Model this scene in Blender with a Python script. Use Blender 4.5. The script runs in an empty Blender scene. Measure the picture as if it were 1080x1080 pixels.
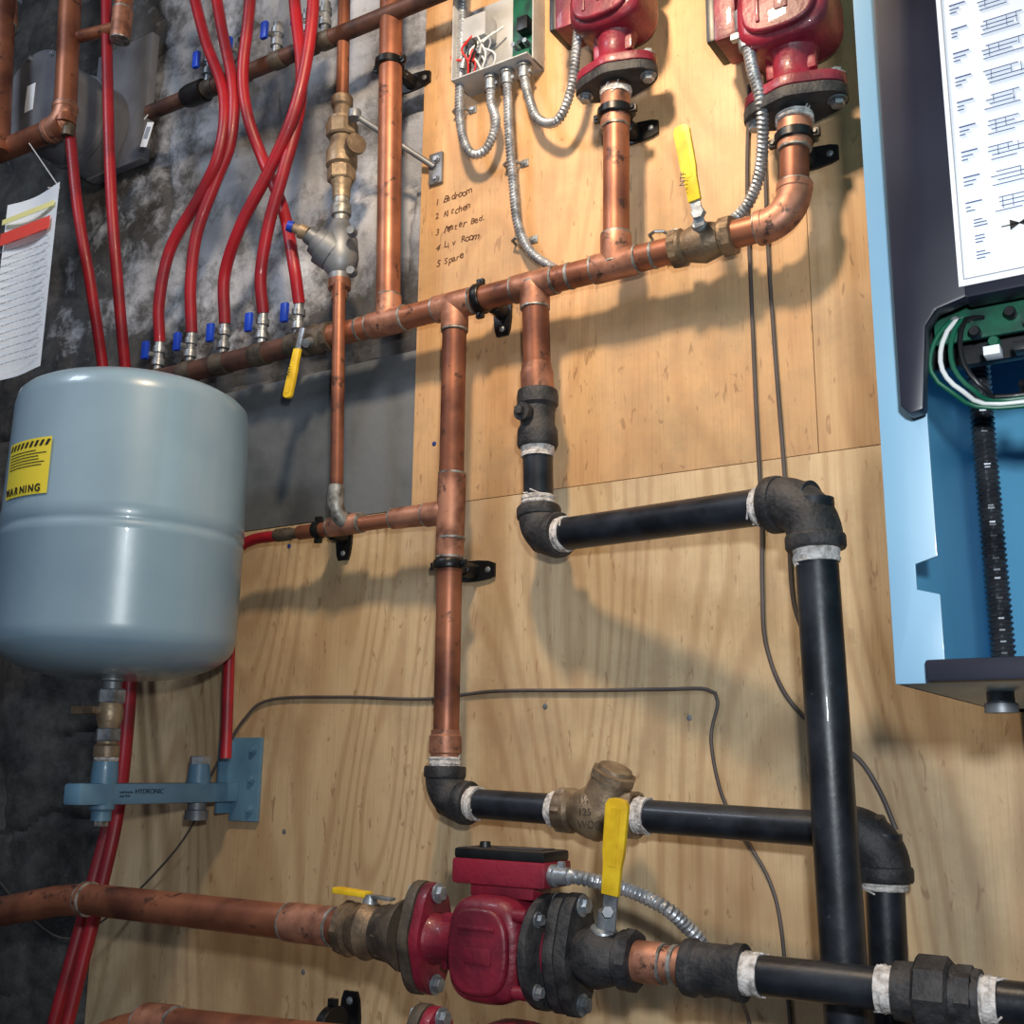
import bpy, bmesh, math, random
from mathutils import Vector, Matrix, noise
random.seed(4)
sc=bpy.context.scene
try:
    sc.view_settings.view_transform='Standard'
    sc.view_settings.look='None'
except Exception: pass
V=Vector
# ---------------------------------------------------------------- camera (solved from the vanishing points)
CAM=V((0,-1.15,1.4)); F=1206.0
m3=Matrix(((.8455,.1084,.5229),(.5340,-.1907,-.8238),(.0105,.9757,-.2191))).to_quaternion().to_matrix()
RX,UP,BK=m3.col[0].copy(),m3.col[1].copy(),m3.col[2].copy()
cam=bpy.data.cameras.new('camera'); co=bpy.data.objects.new('camera',cam); sc.collection.objects.link(co)
cam.sensor_width=36; cam.lens=F/1080*36; cam.clip_start=.01
co.matrix_world=Matrix.Translation(CAM)@m3.to_4x4(); sc.camera=co
# survey helper: measured sight line met with the plane standing at distance -y in front of the wall
def T(px,py,y):
    r=RX*(px-540)+UP*(540-py)-BK*F
    return (y-CAM.y)/r.y
def P(px,py,y):
    r=RX*(px-540)+UP*(540-py)-BK*F
    return CAM+r*T(px,py,y)
def R(px,py,y,w): return T(px,py,y)*w/2
# ---------------------------------------------------------------- materials
def s2l(c):
    return tuple(((v/255)/12.92 if v/255<=.04045 else (((v/255)+.055)/1.055)**2.4) for v in c)+(1,)
def mat(name,c1,c2=None,rough=.5,metal=0,scale=20,bump=0,bscale=None,mixlo=.4,mixhi=.65,coat=0,stretch=None,detail=6,rvar=.1,spots=None):
    m=bpy.data.materials.new(name); m.use_nodes=True; nt=m.node_tree; b=nt.nodes['Principled BSDF']
    L=nt.links.new
    b.inputs['Roughness'].default_value=rough; b.inputs['Metallic'].default_value=metal
    b.inputs['Coat Weight'].default_value=coat
    tc=nt.nodes.new('ShaderNodeTexCoord'); mp=nt.nodes.new('ShaderNodeMapping'); L(tc.outputs['Object'],mp.inputs[0])
    if stretch: mp.inputs['Scale'].default_value=stretch
    n=nt.nodes.new('ShaderNodeTexNoise'); n.inputs['Scale'].default_value=scale; n.inputs['Detail'].default_value=detail
    L(mp.outputs[0],n.inputs['Vector'])
    cr=nt.nodes.new('ShaderNodeValToRGB'); cr.color_ramp.elements[0].position=mixlo; cr.color_ramp.elements[1].position=mixhi
    cr.color_ramp.elements[0].color=s2l(c1); cr.color_ramp.elements[1].color=s2l(c2 or c1)
    L(n.outputs['Fac'],cr.inputs[0]); col=cr.outputs[0]
    if spots:
        n3=nt.nodes.new('ShaderNodeTexNoise'); n3.inputs['Scale'].default_value=spots[1]; n3.inputs['Detail'].default_value=5; n3.inputs['Roughness'].default_value=.7
        L(tc.outputs['Object'],n3.inputs['Vector'])
        r3_=nt.nodes.new('ShaderNodeValToRGB'); r3_.color_ramp.elements[0].position=spots[2]; r3_.color_ramp.elements[1].position=spots[2]+.08; L(n3.outputs['Fac'],r3_.inputs[0])
        mx=nt.nodes.new('ShaderNodeMix');mx.data_type='RGBA';L(r3_.outputs[0],mx.inputs['Factor']);L(col,mx.inputs[6]);mx.inputs[7].default_value=s2l(spots[0]);col=mx.outputs[2]
    L(col,b.inputs['Base Color'])
    mr=nt.nodes.new('ShaderNodeMapRange'); mr.inputs['To Min'].default_value=max(0.02,rough-rvar); mr.inputs['To Max'].default_value=min(1,rough+rvar)
    L(n.outputs['Fac'],mr.inputs['Value']); L(mr.outputs[0],b.inputs['Roughness'])
    if bump:
        n2=nt.nodes.new('ShaderNodeTexNoise'); n2.inputs['Scale'].default_value=bscale or scale*4; n2.inputs['Detail'].default_value=4
        L(tc.outputs['Object'],n2.inputs['Vector'])
        bp=nt.nodes.new('ShaderNodeBump'); bp.inputs['Strength'].default_value=bump; bp.inputs['Distance'].default_value=.002
        L(n2.outputs['Fac'],bp.inputs['Height']); L(bp.outputs[0],b.inputs['Normal'])
    return m
COP=mat('copper_aged',(162,104,78),(100,60,48),.44,.55,13,.05,120,spots=((78,54,48),34,.58))
COPD=mat('copper_tarnished',(104,72,60),(58,44,42),.55,.45,22,.1,120)
COPF=mat('copper_fitting',(184,130,106),(118,78,62),.5,.55,36,.1,150,spots=((88,66,58),60,.57))
SOLD=mat('solder',(160,160,156),(90,86,82),.5,.65,90,.2)
BRASS=mat('brass_bronze',(166,146,120),(108,92,76),.46,.5,30,.3,200)
BRASSD=mat('bronze_dark',(100,90,78),(58,52,48),.55,.45,40,.4,200)
BRASSM=mat('bronze_weathered',(132,112,90),(82,70,60),.5,.5,40,.4,200)
IRON=mat('black_iron_pipe',(20,24,31),(40,45,54),.40,.2,30,.12,140,coat=.1,spots=((74,80,90),80,.66))
IRONF=mat('black_iron_cast',(36,37,41),(62,61,63),.6,.2,60,.6,240)
TAPE=mat('thread_tape',(214,210,208),(150,144,142),.75,0,140,.8,300)
STEEL=mat('zinc_steel',(166,172,178),(108,112,118),.4,.65,60,.15)
FLEX=mat('armored_conduit',(184,188,194),(126,130,136),.4,.6,50)
PEX=mat('red_pex',(158,26,38),(116,16,30),.45,0,14,coat=.05)
PUMP=mat('maroon_cast_paint',(132,30,50),(84,16,34),.44,.0,20,.4,150,coat=.15)
BLK=mat('black_plastic',(16,17,20),(28,29,33),.4,0,30)
CLB=mat('black_clamp_steel',(14,15,18),(26,27,30),.38,.3,30)
TANK=mat('tank_grey_blue_enamel',(130,156,174),(118,144,164),.32,0,6,.08,40,coat=.35)
BRK=mat('bracket_blue_paint',(92,130,156),(72,108,134),.45,0,12,.1,coat=.2)
BOIL=mat('boiler_blue_enamel',(130,172,198),(118,160,190),.42,0,5,coat=.15)
BOILI=mat('boiler_inner_enamel',(96,174,212),(84,160,200),.42,0,5)
NAVY=mat('boiler_panel_navy',(22,24,40),(30,32,50),.42,0,8)
YEL=mat('yellow_vinyl',(230,194,40),(204,164,24),.45,0,40,.1)
BLUEH=mat('blue_plastic',(20,66,190),(16,50,150),.4,0,20)
PAPER=mat('paper_white',(228,232,238),(216,222,230),.75,0,8)
LABY=mat('label_yellow',(222,204,60),None,.5)
INK=mat('ink_black',(22,22,24),None,.6)
INKB=mat('ink_blue',(60,84,130),None,.6)
INKG=mat('ink_grey',(140,146,156),None,.7)
REDP=mat('label_red',(222,74,62),None,.6)
PEN=mat('marker_brown',(80,46,28),None,.8)
PCB=mat('pcb_green',(18,84,62),(12,46,40),.4,0,60)
WIREB=mat('grey_brown_cable',(84,76,74),(70,62,60),.55,0,20)
WW=mat('white_wire',(206,210,210),None,.45)
WG=mat('green_wire',(10,84,62),None,.45)
WR=mat('red_wire',(200,40,36),None,.45)
GALV=mat('galvanised_dull',(134,138,144),(96,100,106),.5,.5,18,.1)
VSL=mat('vessel_grey_paint',(122,124,130),(84,84,92),.5,.1,9,.2,60)
VSC=mat('vessel_end_rusty',(112,86,78),(74,62,64),.6,.1,22,.2,60)
BLHOSE=mat('corrugated_hose',(84,88,94),(54,56,62),.3,.6,30)
DARKV=mat('dark_steel',(66,66,72),(38,36,42),.5,.35,10,.3,60)
ABLU=mat('anchor_blue',(30,50,110),None,.5)
# ---------------------------------------------------------------- geometry
XF=None
def top(name):
    e=bpy.data.objects.new(name,None); e.empty_display_size=.02; sc.collection.objects.link(e); return e
def add(name,vs,fs,mt,par,smooth=True,bevel=0,seg=2):
    me=bpy.data.meshes.new(name)
    if XF is not None: vs=[XF@V(v) for v in vs]
    me.from_pydata([tuple(v) for v in vs],[],fs); me.update()
    bm=bmesh.new(); bm.from_mesh(me)
    bmesh.ops.recalc_face_normals(bm,faces=bm.faces)
    if bevel:
        ed=[e for e in bm.edges if len(e.link_faces)==2 and e.calc_face_angle()>.6]
        bmesh.ops.bevel(bm,geom=ed,offset=bevel,segments=seg,affect='EDGES',profile=.5 if seg>2 else .6)
    bm.normal_update()
    for f in bm.faces: f.smooth=smooth
    for e in bm.edges:
        if len(e.link_faces)==2 and e.calc_face_angle()>.62: e.smooth=False
    bm.to_mesh(me); bm.free()
    me.materials.append(mt)
    o=bpy.data.objects.new(name,me); sc.collection.objects.link(o)
    if par is not None: o.parent=par
    return o
def basis(d):
    d=d.normalized(); a=V((0,0,1)) if abs(d.z)<.9 else V((1,0,0))
    u=d.cross(a).normalized(); return u,d.cross(u).normalized()
def tube(par,name,pts,r,mt,n=20,rfun=None):
    pts=[V(p) for p in pts]; N=len(pts)
    tg=[(pts[min(i+1,N-1)]-pts[max(i-1,0)]).normalized() for i in range(N)]
    u,_=basis(tg[0]); vs=[];s=0
    for i in range(N):
        if i: s+=(pts[i]-pts[i-1]).length
        u=(u-tg[i]*u.dot(tg[i])).normalized(); w=tg[i].cross(u)
        rr=r[i] if isinstance(r,(list,tuple)) else r
        for k in range(n):
            a=2*math.pi*k/n
            q=rr if rfun is None else rfun(s,a,rr)
            vs.append(pts[i]+(u*math.cos(a)+w*math.sin(a))*q)
    fs=[[i*n+k,i*n+(k+1)%n,(i+1)*n+(k+1)%n,(i+1)*n+k] for i in range(N-1) for k in range(n)]
    fs+= [list(range(n))[::-1],[(N-1)*n+k for k in range(n)]]
    return add(name,vs,fs,mt,par)
def lathe(par,name,a,b,prof,mt,n=28,jit=0,rot=0):
    a=V(a);b=V(b);d=b-a;u,w=basis(d);vs=[]
    for t,r in prof:
        for k in range(n):
            an=2*math.pi*k/n+rot
            q=r*(1+random.uniform(-jit,jit)) if jit else r
            vs.append(a+d*t+(u*math.cos(an)+w*math.sin(an))*q)
    N=len(prof)
    fs=[[i*n+k,i*n+(k+1)%n,(i+1)*n+(k+1)%n,(i+1)*n+k] for i in range(N-1) for k in range(n)]
    fs+= [list(range(n))[::-1],[(N-1)*n+k for k in range(n)]]
    return add(name,vs,fs,mt,par)
def box(par,name,c,dims,mt,ax=None,bev=.001,seg=2):
    c=V(c); ax=ax or (V((1,0,0)),V((0,1,0)),V((0,0,1)))
    vs=[c+ax[0]*(dims[0]/2*i)+ax[1]*(dims[1]/2*j)+ax[2]*(dims[2]/2*k) for i in(-1,1) for j in(-1,1) for k in(-1,1)]
    fs=[[0,1,3,2],[4,6,7,5],[0,4,5,1],[2,3,7,6],[0,2,6,4],[1,5,7,3]]
    return add(name,vs,fs,mt,par,True,bev,seg)
def bbox(par,name,x0,x1,y0,y1,z0,z1,mt,bev=.001):
    return box(par,name,((x0+x1)/2,(y0+y1)/2,(z0+z1)/2),(abs(x1-x0),abs(y1-y0),abs(z1-z0)),mt,None,bev)
def plate(par,name,poly,o,ux,uy,th,mt,bev=0,seg=2):
    o=V(o);ux=V(ux).normalized();uy=V(uy).normalized();nn=ux.cross(uy).normalized();n=len(poly)
    vs=[o+ux*p[0]+uy*p[1]-nn*th/2 for p in poly]+[o+ux*p[0]+uy*p[1]+nn*th/2 for p in poly]
    fs=[list(range(n))[::-1],list(range(n,2*n))]+[[i,(i+1)%n,n+(i+1)%n,n+i] for i in range(n)]
    return add(name,vs,fs,mt,par,True,bev,seg)
def fillet(pts,rad,n=10):
    pts=[V(p) for p in pts]; out=[pts[0]]
    for i in range(1,len(pts)-1):
        a,b,c=pts[i-1],pts[i],pts[i+1]
        rr=min(rad,(a-b).length*.49 if i>1 else (a-b).length*.95,(c-b).length*.49 if i<len(pts)-2 else (c-b).length*.95)
        p0=b+(a-b).normalized()*rr;p2=b+(c-b).normalized()*rr
        k=.5523
        q0=p0+(b-p0)*k;q1=p2+(b-p2)*k
        for j in range(n+1):
            t=j/n; out.append(p0*(1-t)**3+q0*3*t*(1-t)**2+q1*3*t*t*(1-t)+p2*t**3)
    out.append(pts[-1]); return out
def spline(pts,step=.006):
    pts=[V(p) for p in pts]; pts=[pts[0]*2-pts[1]]+pts+[pts[-1]*2-pts[-2]]; out=[]
    for i in range(1,len(pts)-2):
        p0,p1,p2,p3=pts[i-1:i+3]; m=max(2,int((p2-p1).length/step))
        for j in range(m):
            t=j/m; out.append(.5*((2*p1)+(p2-p0)*t+(2*p0-5*p1+4*p2-p3)*t*t+(3*p1-p0-3*p2+p3)*t**3))
    out.append(pts[-2]); return out
def flex(par,name,pts,r,mt=None,pitch=.0048):
    sp=spline(pts,.0011)
    return tube(par,name,sp,r,mt or FLEX,12,lambda s,a,q:q*(1+.13*math.cos(2*math.pi*s/pitch+a)))
def ring(par,name,c,d,r,ln,mt,k=1.0,n=28,jit=0):
    c=V(c);d=V(d).normalized()
    return lathe(par,name,c-d*ln/2,c+d*ln/2,[(0,r*k*.97),(.1,r*k),(.9,r*k),(1,r*k*.97)],mt,n,jit)
def tape(par,c,d,r,ln):
    c=V(c);d=V(d).normalized(); m=9
    prof=[(i/m,r*(1.08+random.uniform(-.04,.06))) for i in range(m+1)]
    lathe(par,'tape',c-d*ln/2,c+d*ln/2,[(0,r*.98)]+prof+[(1,r*.98)],TAPE,30,.03)
    u,w=basis(d)
    for k in range(7):  # frayed strands
        a=random.uniform(0,6.28);q=(u*math.cos(a)+w*math.sin(a));a2=a+random.uniform(-.8,.8);q2=(u*math.cos(a2)+w*math.sin(a2))
        s=random.choice((-1,1));p=c+d*s*ln*.42+q*r*1.06
        tube(par,'tape_strand',[p-d*s*.004,p,c+d*s*(ln*.5+random.uniform(.001,.005))+q2*r*1.05],.0009,TAPE,6)
def cfit(par,a,b,r,mt=None,k=1.11):
    a=V(a);b=V(b)
    lathe(par,'sleeve',a,b,[(0,r),(0,r*k),(.06,r*(k+.02)),(.94,r*(k+.02)),(1,r*k),(1,r)],mt or COPF)
    d=(b-a).normalized()
    for p in (a,b): ring(par,'solder_bead',p,d,r,.003,SOLD,k+.01,28,.012)
def ielbow(par,a,c,b,r,L=.03):
    a=V(a);b=V(b);c=V(c);da=(a-c).normalized();db=(b-c).normalized()
    pa=c+da*L;pb=c+db*L
    tube(par,'elbow_body',fillet([pa,c,pb],L*.95,14),r*1.3,IRONF,26)
    for p,d in((pa,da),(pb,db)):
        lathe(par,'elbow_collar',p-d*.005,p+d*.009,[(0,r*1.25),(.1,r*1.38),(.25,r*1.42),(.85,r*1.42),(1,r*1.36),(1,r)],IRONF)
def celbow(par,a,c,b,r,L=.026):
    a=V(a);b=V(b);c=V(c);da=(a-c).normalized();db=(b-c).normalized()
    pa=c+da*L;pb=c+db*L
    tube(par,'elbow_bend',fillet([pa,c,pb],L*.95,14),r*1.1,COPF,24)
    for p,d in((pa,da),(pb,db)):
        ring(par,'elbow_cup',p,d,r,.008,COPF,1.15); ring(par,'solder_bead',p+d*.004,d,r,.003,SOLD,1.1)
def hexp(par,name,a,b,r,mt,n=6):
    return lathe(par,name,a,b,[(0,r*.9),(.1,r),(.9,r),(1,r*.9)],mt,n)
def bolt(par,p,d,r=.006,h=.005,mt=None):
    p=V(p);d=V(d).normalized()
    lathe(par,'washer',p,p+d*.0015,[(0,r*1.4),(1,r*1.4)],mt or STEEL,18)
    hexp(par,'bolt_head',p+d*.0015,p+d*(.0015+h),r,mt or STEEL)
def clamp(name,c,axis,r,horiz=True,yw=0.0):
    e=top(name); c=V(c); axis=V(axis).normalized()
    lathe(e,'split_ring',c-axis*.0055,c+axis*.0055,[(0,r*1.02),(0,r*1.2),(.12,r*1.26),(.88,r*1.26),(1,r*1.2),(1,r*1.02)],CLB)
    ea=axis.cross(V((0,1,0))).normalized()
    for s in(-1,1):
        box(e,'ring_ear',c+ea*s*r*1.38,(.009,.006,.010),CLB,(ea,V((0,1,0)),axis),.001)
        lathe(e,'ear_screw',c+ea*s*r*1.38-V((0,.005,0)),c+ea*s*r*1.38-V((0,.003,0)),[(0,.002),(1,.003)],CLB,12)
    w=V((c.x,yw,c.z))
    lathe(e,'standoff_rod',c+V((0,r,0)),w,[(0,.007),(.3,.007),(.35,.009),(.8,.010),(1,.012)],CLB,16)
    ux=V((1,0,0)) if horiz else V((0,0,1)); uy=V((0,0,1)) if horiz else V((-1,0,0))
    poly=[(-.032,-.008),(-.024,-.011),(-.008,-.013),(.008,-.013),(.024,-.011),(.032,-.008),(.032,.008),(.024,.011),(.008,.013),(-.008,.013),(-.024,.011),(-.032,.008)]
    plate(e,'mount_flange',poly,w-V((0,.0025,0)),ux,uy,.004,CLB)
    for s in(-1,1):
        q=w+ux*s*.023-V((0,.0045,0))
        lathe(e,'plate_screw',q,q-V((0,.002,0)),[(0,.004),(.6,.0035),(1,.002)],STEEL,14)
    return e
def lever(par,a,b,w,nrm=(0,-1,0),mt=None):
    a=V(a);b=V(b);d=b-a;L=d.length;d.normalize();nn=V(nrm).normalized();u=d.cross(nn).normalized();h=w/2
    poly=[(0,-h*.75),(L*.3,-h*.8),(L*.45,-h*.95),(L*.93,-h),(L*.985,-h*.75),(L,-h*.3),(L,h*.3),(L*.985,h*.75),(L*.93,h),(L*.45,h*.95),(L*.3,h*.8),(0,h*.75)]
    plate(par,'lever_sleeve',poly,a,d,u,.0055,mt or YEL,.001)
    plate(par,'lever_groove',[(L*.3,-h*.35),(L*.9,-h*.4),(L*.9,h*.4),(L*.3,h*.35)],a+nn*.0028,d,u,.0008,mt or YEL)
    plate(par,'lever_arm',[(-.03,-h*.6),(.012,-h*.6),(.012,h*.6),(-.03,h*.6)],a-nn*.001,d,u,.003,STEEL,.0005)
def text(par,name,s,pos,size,mt,ux=(1,0,0),uy=(0,0,1),shear=0,align='LEFT',off=0):
    c=bpy.data.curves.new(name,'FONT'); c.body=s; c.size=size; c.extrude=.0002; c.shear=shear; c.align_x=align; c.space_line=1.15; c.offset=off
    c.materials.append(mt); o=bpy.data.objects.new(name,c); sc.collection.objects.link(o)
    ux=V(ux).normalized();uy=V(uy).normalized();n=ux.cross(uy)
    M=Matrix((ux,uy,n)).transposed().to_4x4(); M.translation=V(pos); o.matrix_world=M; o.parent=par; return o
# ---------------------------------------------------------------- room shell
def woodmat(name,off,warm,rk=.42):
    m=bpy.data.materials.new(name);m.use_nodes=True;nt=m.node_tree;b=nt.nodes['Principled BSDF'];L=nt.links.new;N=nt.nodes.new
    tc=N('ShaderNodeTexCoord')
    def mp(sx,sy,sz):
        k=N('ShaderNodeMapping');k.inputs['Scale'].default_value=(sx,sy,sz);k.inputs['Location'].default_value=off;L(tc.outputs['Object'],k.inputs[0]);return k.outputs[0]
    def nz(v,s,d=4,r=.5,dist=0):
        k=N('ShaderNodeTexNoise');k.inputs['Scale'].default_value=s;k.inputs['Detail'].default_value=d;k.inputs['Roughness'].default_value=r;k.inputs['Distortion'].default_value=dist;L(v,k.inputs['Vector']);return k.outputs['Fac']
    def ma(op,a,bb=None,cc=None):
        k=N('ShaderNodeMath');k.operation=op
        for i,x in enumerate((a,bb,cc)):
            if x is None: continue
            if isinstance(x,(int,float)): k.inputs[i].default_value=x
            else: L(x,k.inputs[i])
        return k.outputs[0]
    def ramp(v,st):
        k=N('ShaderNodeValToRGB');L(v,k.inputs[0]);e=k.color_ramp.elements
        e[0].position,e[0].color=st[0][0],st[0][1];e[1].position,e[1].color=st[-1][0],st[-1][1]
        for p,c in st[1:-1]: q=e.new(p);q.color=c
        return k.outputs[0]
    K=(0,0,0,1);W=(1,1,1,1)
    def mix(f,a,bb,t='MIX'):
        k=N('ShaderNodeMix');k.data_type='RGBA';k.blend_type=t
        if isinstance(f,(int,float)):k.inputs['Factor'].default_value=f
        else:L(f,k.inputs['Factor'])
        for i,x in ((6,a),(7,bb)):
            if isinstance(x,tuple):k.inputs[i].default_value=x
            else:L(x,k.inputs[i])
        return k.outputs[2]
    field=nz(mp(3.0,3,.7),1.5,1.2,.35,.25)
    rings=ma('MULTIPLY_ADD',ma('SINE',ma('MULTIPLY',field,130.0)),.5,.5)
    rl=ramp(rings,[(.45,K),(1,W)])
    fib=nz(mp(90,60,2.5),4,5,.6)
    blot=nz(mp(1.5,1.5,1.1),2.2,5,.55)
    base=mix(blot,s2l(warm[0]),s2l(warm[1]))
    band=ramp(nz(mp(5,3,.35),1.5,3,.5),[(.42,K),(.66,W)])
    c=mix(ma('MULTIPLY',band,.25),base,s2l(warm[2]))
    c=mix(ma('MULTIPLY',rl,rk),c,s2l(warm[2]))
    c=mix(ma('MULTIPLY',ramp(fib,[(.48,K),(.70,W)]),.35),c,s2l(warm[2]))
    vo=N('ShaderNodeTexVoronoi');vo.inputs['Scale'].default_value=1.0;L(mp(8,0,5),vo.inputs['Vector'])
    kn=ramp(vo.outputs['Distance'],[(.0,W),(.05,W),(.10,K)])
    sel=ramp(nz(mp(3,3,3),2.7,0),[(.46,K),(.49,W)])
    c=mix(ma('MULTIPLY',ma('MULTIPLY',kn,sel),.75),c,s2l((110,72,44)))
    sc1=ramp(nz(mp(40,3,11),3,2,.6,.8),[(.64,K),(.69,W)])
    c=mix(ma('MULTIPLY',sc1,.5),c,s2l((124,86,58)))
    dirt=ramp(nz(mp(1,1,1),5,7,.7),[(.46,K),(.66,W)])
    c=mix(ma('MULTIPLY',dirt,.48),c,s2l((134,118,94)))
    stain=ramp(nz(mp(2.2,2,1.3),2.1,6,.6),[(.52,K),(.68,W)])
    c=mix(ma('MULTIPLY',stain,.42),c,s2l((146,112,78)))
    L(c,b.inputs['Base Color']);b.inputs['Roughness'].default_value=.55
    bp=N('ShaderNodeBump');bp.inputs['Strength'].default_value=.2;bp.inputs['Distance'].default_value=.001;L(fib,bp.inputs['Height']);L(bp.outputs[0],b.inputs['Normal'])
    return m
WA=woodmat('plywood_upper',(0,0,0),((218,178,132),(204,160,112),(166,116,74)),.26)
WB=woodmat('plywood_side',(3.3,1,2),((212,176,134),(194,156,114),(160,116,78)),.26)
WC=woodmat('plywood_lower',(7.1,2,5),((208,186,150),(194,168,130),(154,120,84)),.46)
xa=P(442,270,0).x; xb=P(857,350,0).x; zs=P(650,507,0).z; xc=P(100,950,0).x
ZT=3.05
def panel(name,x0,x1,z0,z1,mt):
    return bbox(None,name,x0,x1,0,.018,z0,z1,mt,.0005)
panel('plywood_panel',xa,xb-.0004,zs+.0004,ZT,WA)
panel('plywood_panel.001',xb+.0004,.62,zs+.0004,ZT,WB)
panel('plywood_panel.002',xc,.62,.12,zs-.0004,WC)
ZL=P(250,400,0).z-.05; ZH=P(250,300,0).z
def stonemat():
    m=bpy.data.materials.new('whitewashed_stone');m.use_nodes=True;nt=m.node_tree;b=nt.nodes['Principled BSDF'];L=nt.links.new;N=nt.nodes.new
    tc=N('ShaderNodeTexCoord');sp=N('ShaderNodeSeparateXYZ');L(tc.outputs['Object'],sp.inputs[0])
    cm=N('ShaderNodeCombineXYZ');L(sp.outputs[0],cm.inputs[0]);L(sp.outputs[2],cm.inputs[1])
    n=N('ShaderNodeTexNoise');n.inputs['Scale'].default_value=8;n.inputs['Detail'].default_value=10;n.inputs['Roughness'].default_value=.74;L(cm.outputs[0],n.inputs['Vector'])
    n2=N('ShaderNodeTexNoise');n2.inputs['Scale'].default_value=3.5;n2.inputs['Detail'].default_value=5;L(cm.outputs[0],n2.inputs['Vector'])
    wh=N('ShaderNodeValToRGB');wh.color_ramp.elements[0].position=.35;wh.color_ramp.elements[1].position=.66;wh.color_ramp.elements[0].color=s2l((196,198,204));wh.color_ramp.elements[1].color=s2l((112,114,120));L(n2.outputs['Fac'],wh.inputs[0])
    at=N('ShaderNodeAttribute');at.attribute_name='joint'
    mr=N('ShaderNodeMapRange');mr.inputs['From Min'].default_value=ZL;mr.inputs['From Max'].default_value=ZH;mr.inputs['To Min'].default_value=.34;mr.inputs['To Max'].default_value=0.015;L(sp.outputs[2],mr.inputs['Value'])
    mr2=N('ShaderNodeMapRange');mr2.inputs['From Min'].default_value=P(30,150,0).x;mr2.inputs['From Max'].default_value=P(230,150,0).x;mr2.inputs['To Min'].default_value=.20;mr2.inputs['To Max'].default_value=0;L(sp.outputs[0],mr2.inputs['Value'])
    def M(op,x,y):
        k=N('ShaderNodeMath');k.operation=op
        for i,q in enumerate((x,y)):
            if isinstance(q,(int,float)):k.inputs[i].default_value=q
            else:L(q,k.inputs[i])
        return k.outputs[0]
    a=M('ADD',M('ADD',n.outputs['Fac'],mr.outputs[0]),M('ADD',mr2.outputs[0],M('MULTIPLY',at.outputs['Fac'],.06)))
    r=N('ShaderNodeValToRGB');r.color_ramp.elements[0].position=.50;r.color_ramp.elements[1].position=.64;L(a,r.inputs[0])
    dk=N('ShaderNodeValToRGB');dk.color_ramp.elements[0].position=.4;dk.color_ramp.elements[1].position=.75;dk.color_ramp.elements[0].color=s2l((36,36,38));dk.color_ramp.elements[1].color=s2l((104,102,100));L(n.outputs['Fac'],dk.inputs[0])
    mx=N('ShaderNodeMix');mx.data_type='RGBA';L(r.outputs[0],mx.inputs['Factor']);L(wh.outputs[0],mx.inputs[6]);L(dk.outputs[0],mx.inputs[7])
    L(mx.outputs[2],b.inputs['Base Color']);b.inputs['Roughness'].default_value=.7
    bp=N('ShaderNodeBump');bp.inputs['Strength'].default_value=.9;bp.inputs['Distance'].default_value=.008;L(n.outputs['Fac'],bp.inputs['Height']);L(bp.outputs[0],b.inputs['Normal'])
    return m
STONE=stonemat()
x0,x1,z0,z1=-2.4,.62,0,ZT+.05; nx,nz_=420,400; vs=[];fs=[];jt=[]
for j in range(nz_+1):
    for i in range(nx+1):
        x=x0+(x1-x0)*i/nx; z=z0+(z1-z0)*j/nz_
        wz=z+noise.noise(V((x*3,0,z*3)))*.06+noise.noise(V((x*14,0,z*14)))*.018; wx=x+noise.noise(V((x*3,5,z*3)))*.08+noise.noise(V((x*14,5,z*14)))*.02
        row=math.floor(wz/.13); bx=(wx+noise.cell(V((row,0,0)))*.3+(row%2)*.13)/.29
        dz=abs((wz/.13)%1-.5); dx=abs(bx%1-.5)
        jn=max(max(0,dz-.41)/.09,max(0,dx-.46)/.04)*max(0,min(1,.6+noise.noise(V((x*5,9,z*5)))*1.6))
        h=noise.fractal(V((x*9,0,z*9)),1,2,6)*.012+jn*.009+.034
        if xa-.005<x or (x>xc-.03 and z<zs+.01): h=.036
        vs.append((x,max(h,.0185),z)); jt.append(jn)
fs=[[j*(nx+1)+i,j*(nx+1)+i+1,(j+1)*(nx+1)+i+1,(j+1)*(nx+1)+i] for j in range(nz_) for i in range(nx)]
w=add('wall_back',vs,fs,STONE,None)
at=w.data.attributes.new('joint','FLOAT','POINT'); at.data.foreach_set('value',jt)
CEM=mat('cement_parge',(98,102,106),(60,64,68),.8,0,7,.5,60)
x_l=P(225,470,0).x; zt=P(420,372,0).z
bbox(None,'cement_board',x_l,xa-.003,.004,.02,zs+.002,zt,CEM,.001)
FLR=mat('concrete_floor',(120,118,112),(88,86,82),.8,0,5,.3,40)
bbox(None,'floor',-2.5,.7,-2.6,.1,-.05,0,FLR,0)
CEIL=mat('ceiling_boards',(120,104,84),(88,74,58),.7,0,5,.2,30,stretch=(1,8,1))
bbox(None,'ceiling',-2.5,.7,-2.6,.1,ZT+.05,ZT+.1,CEIL,0)
WL=mat('painted_stone_side',(110,114,124),(56,58,66),.8,0,6,.6,30)
bbox(None,'wall_left',-2.5,-2.4,-2.6,.1,0,ZT+.05,WL,0)
bbox(None,'wall_right',.62,.72,-2.6,.1,0,ZT+.05,WL,0)

Y1=-.054
X=V((1,0,0));Z=V((0,0,1));Y=V((0,1,0))
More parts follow.
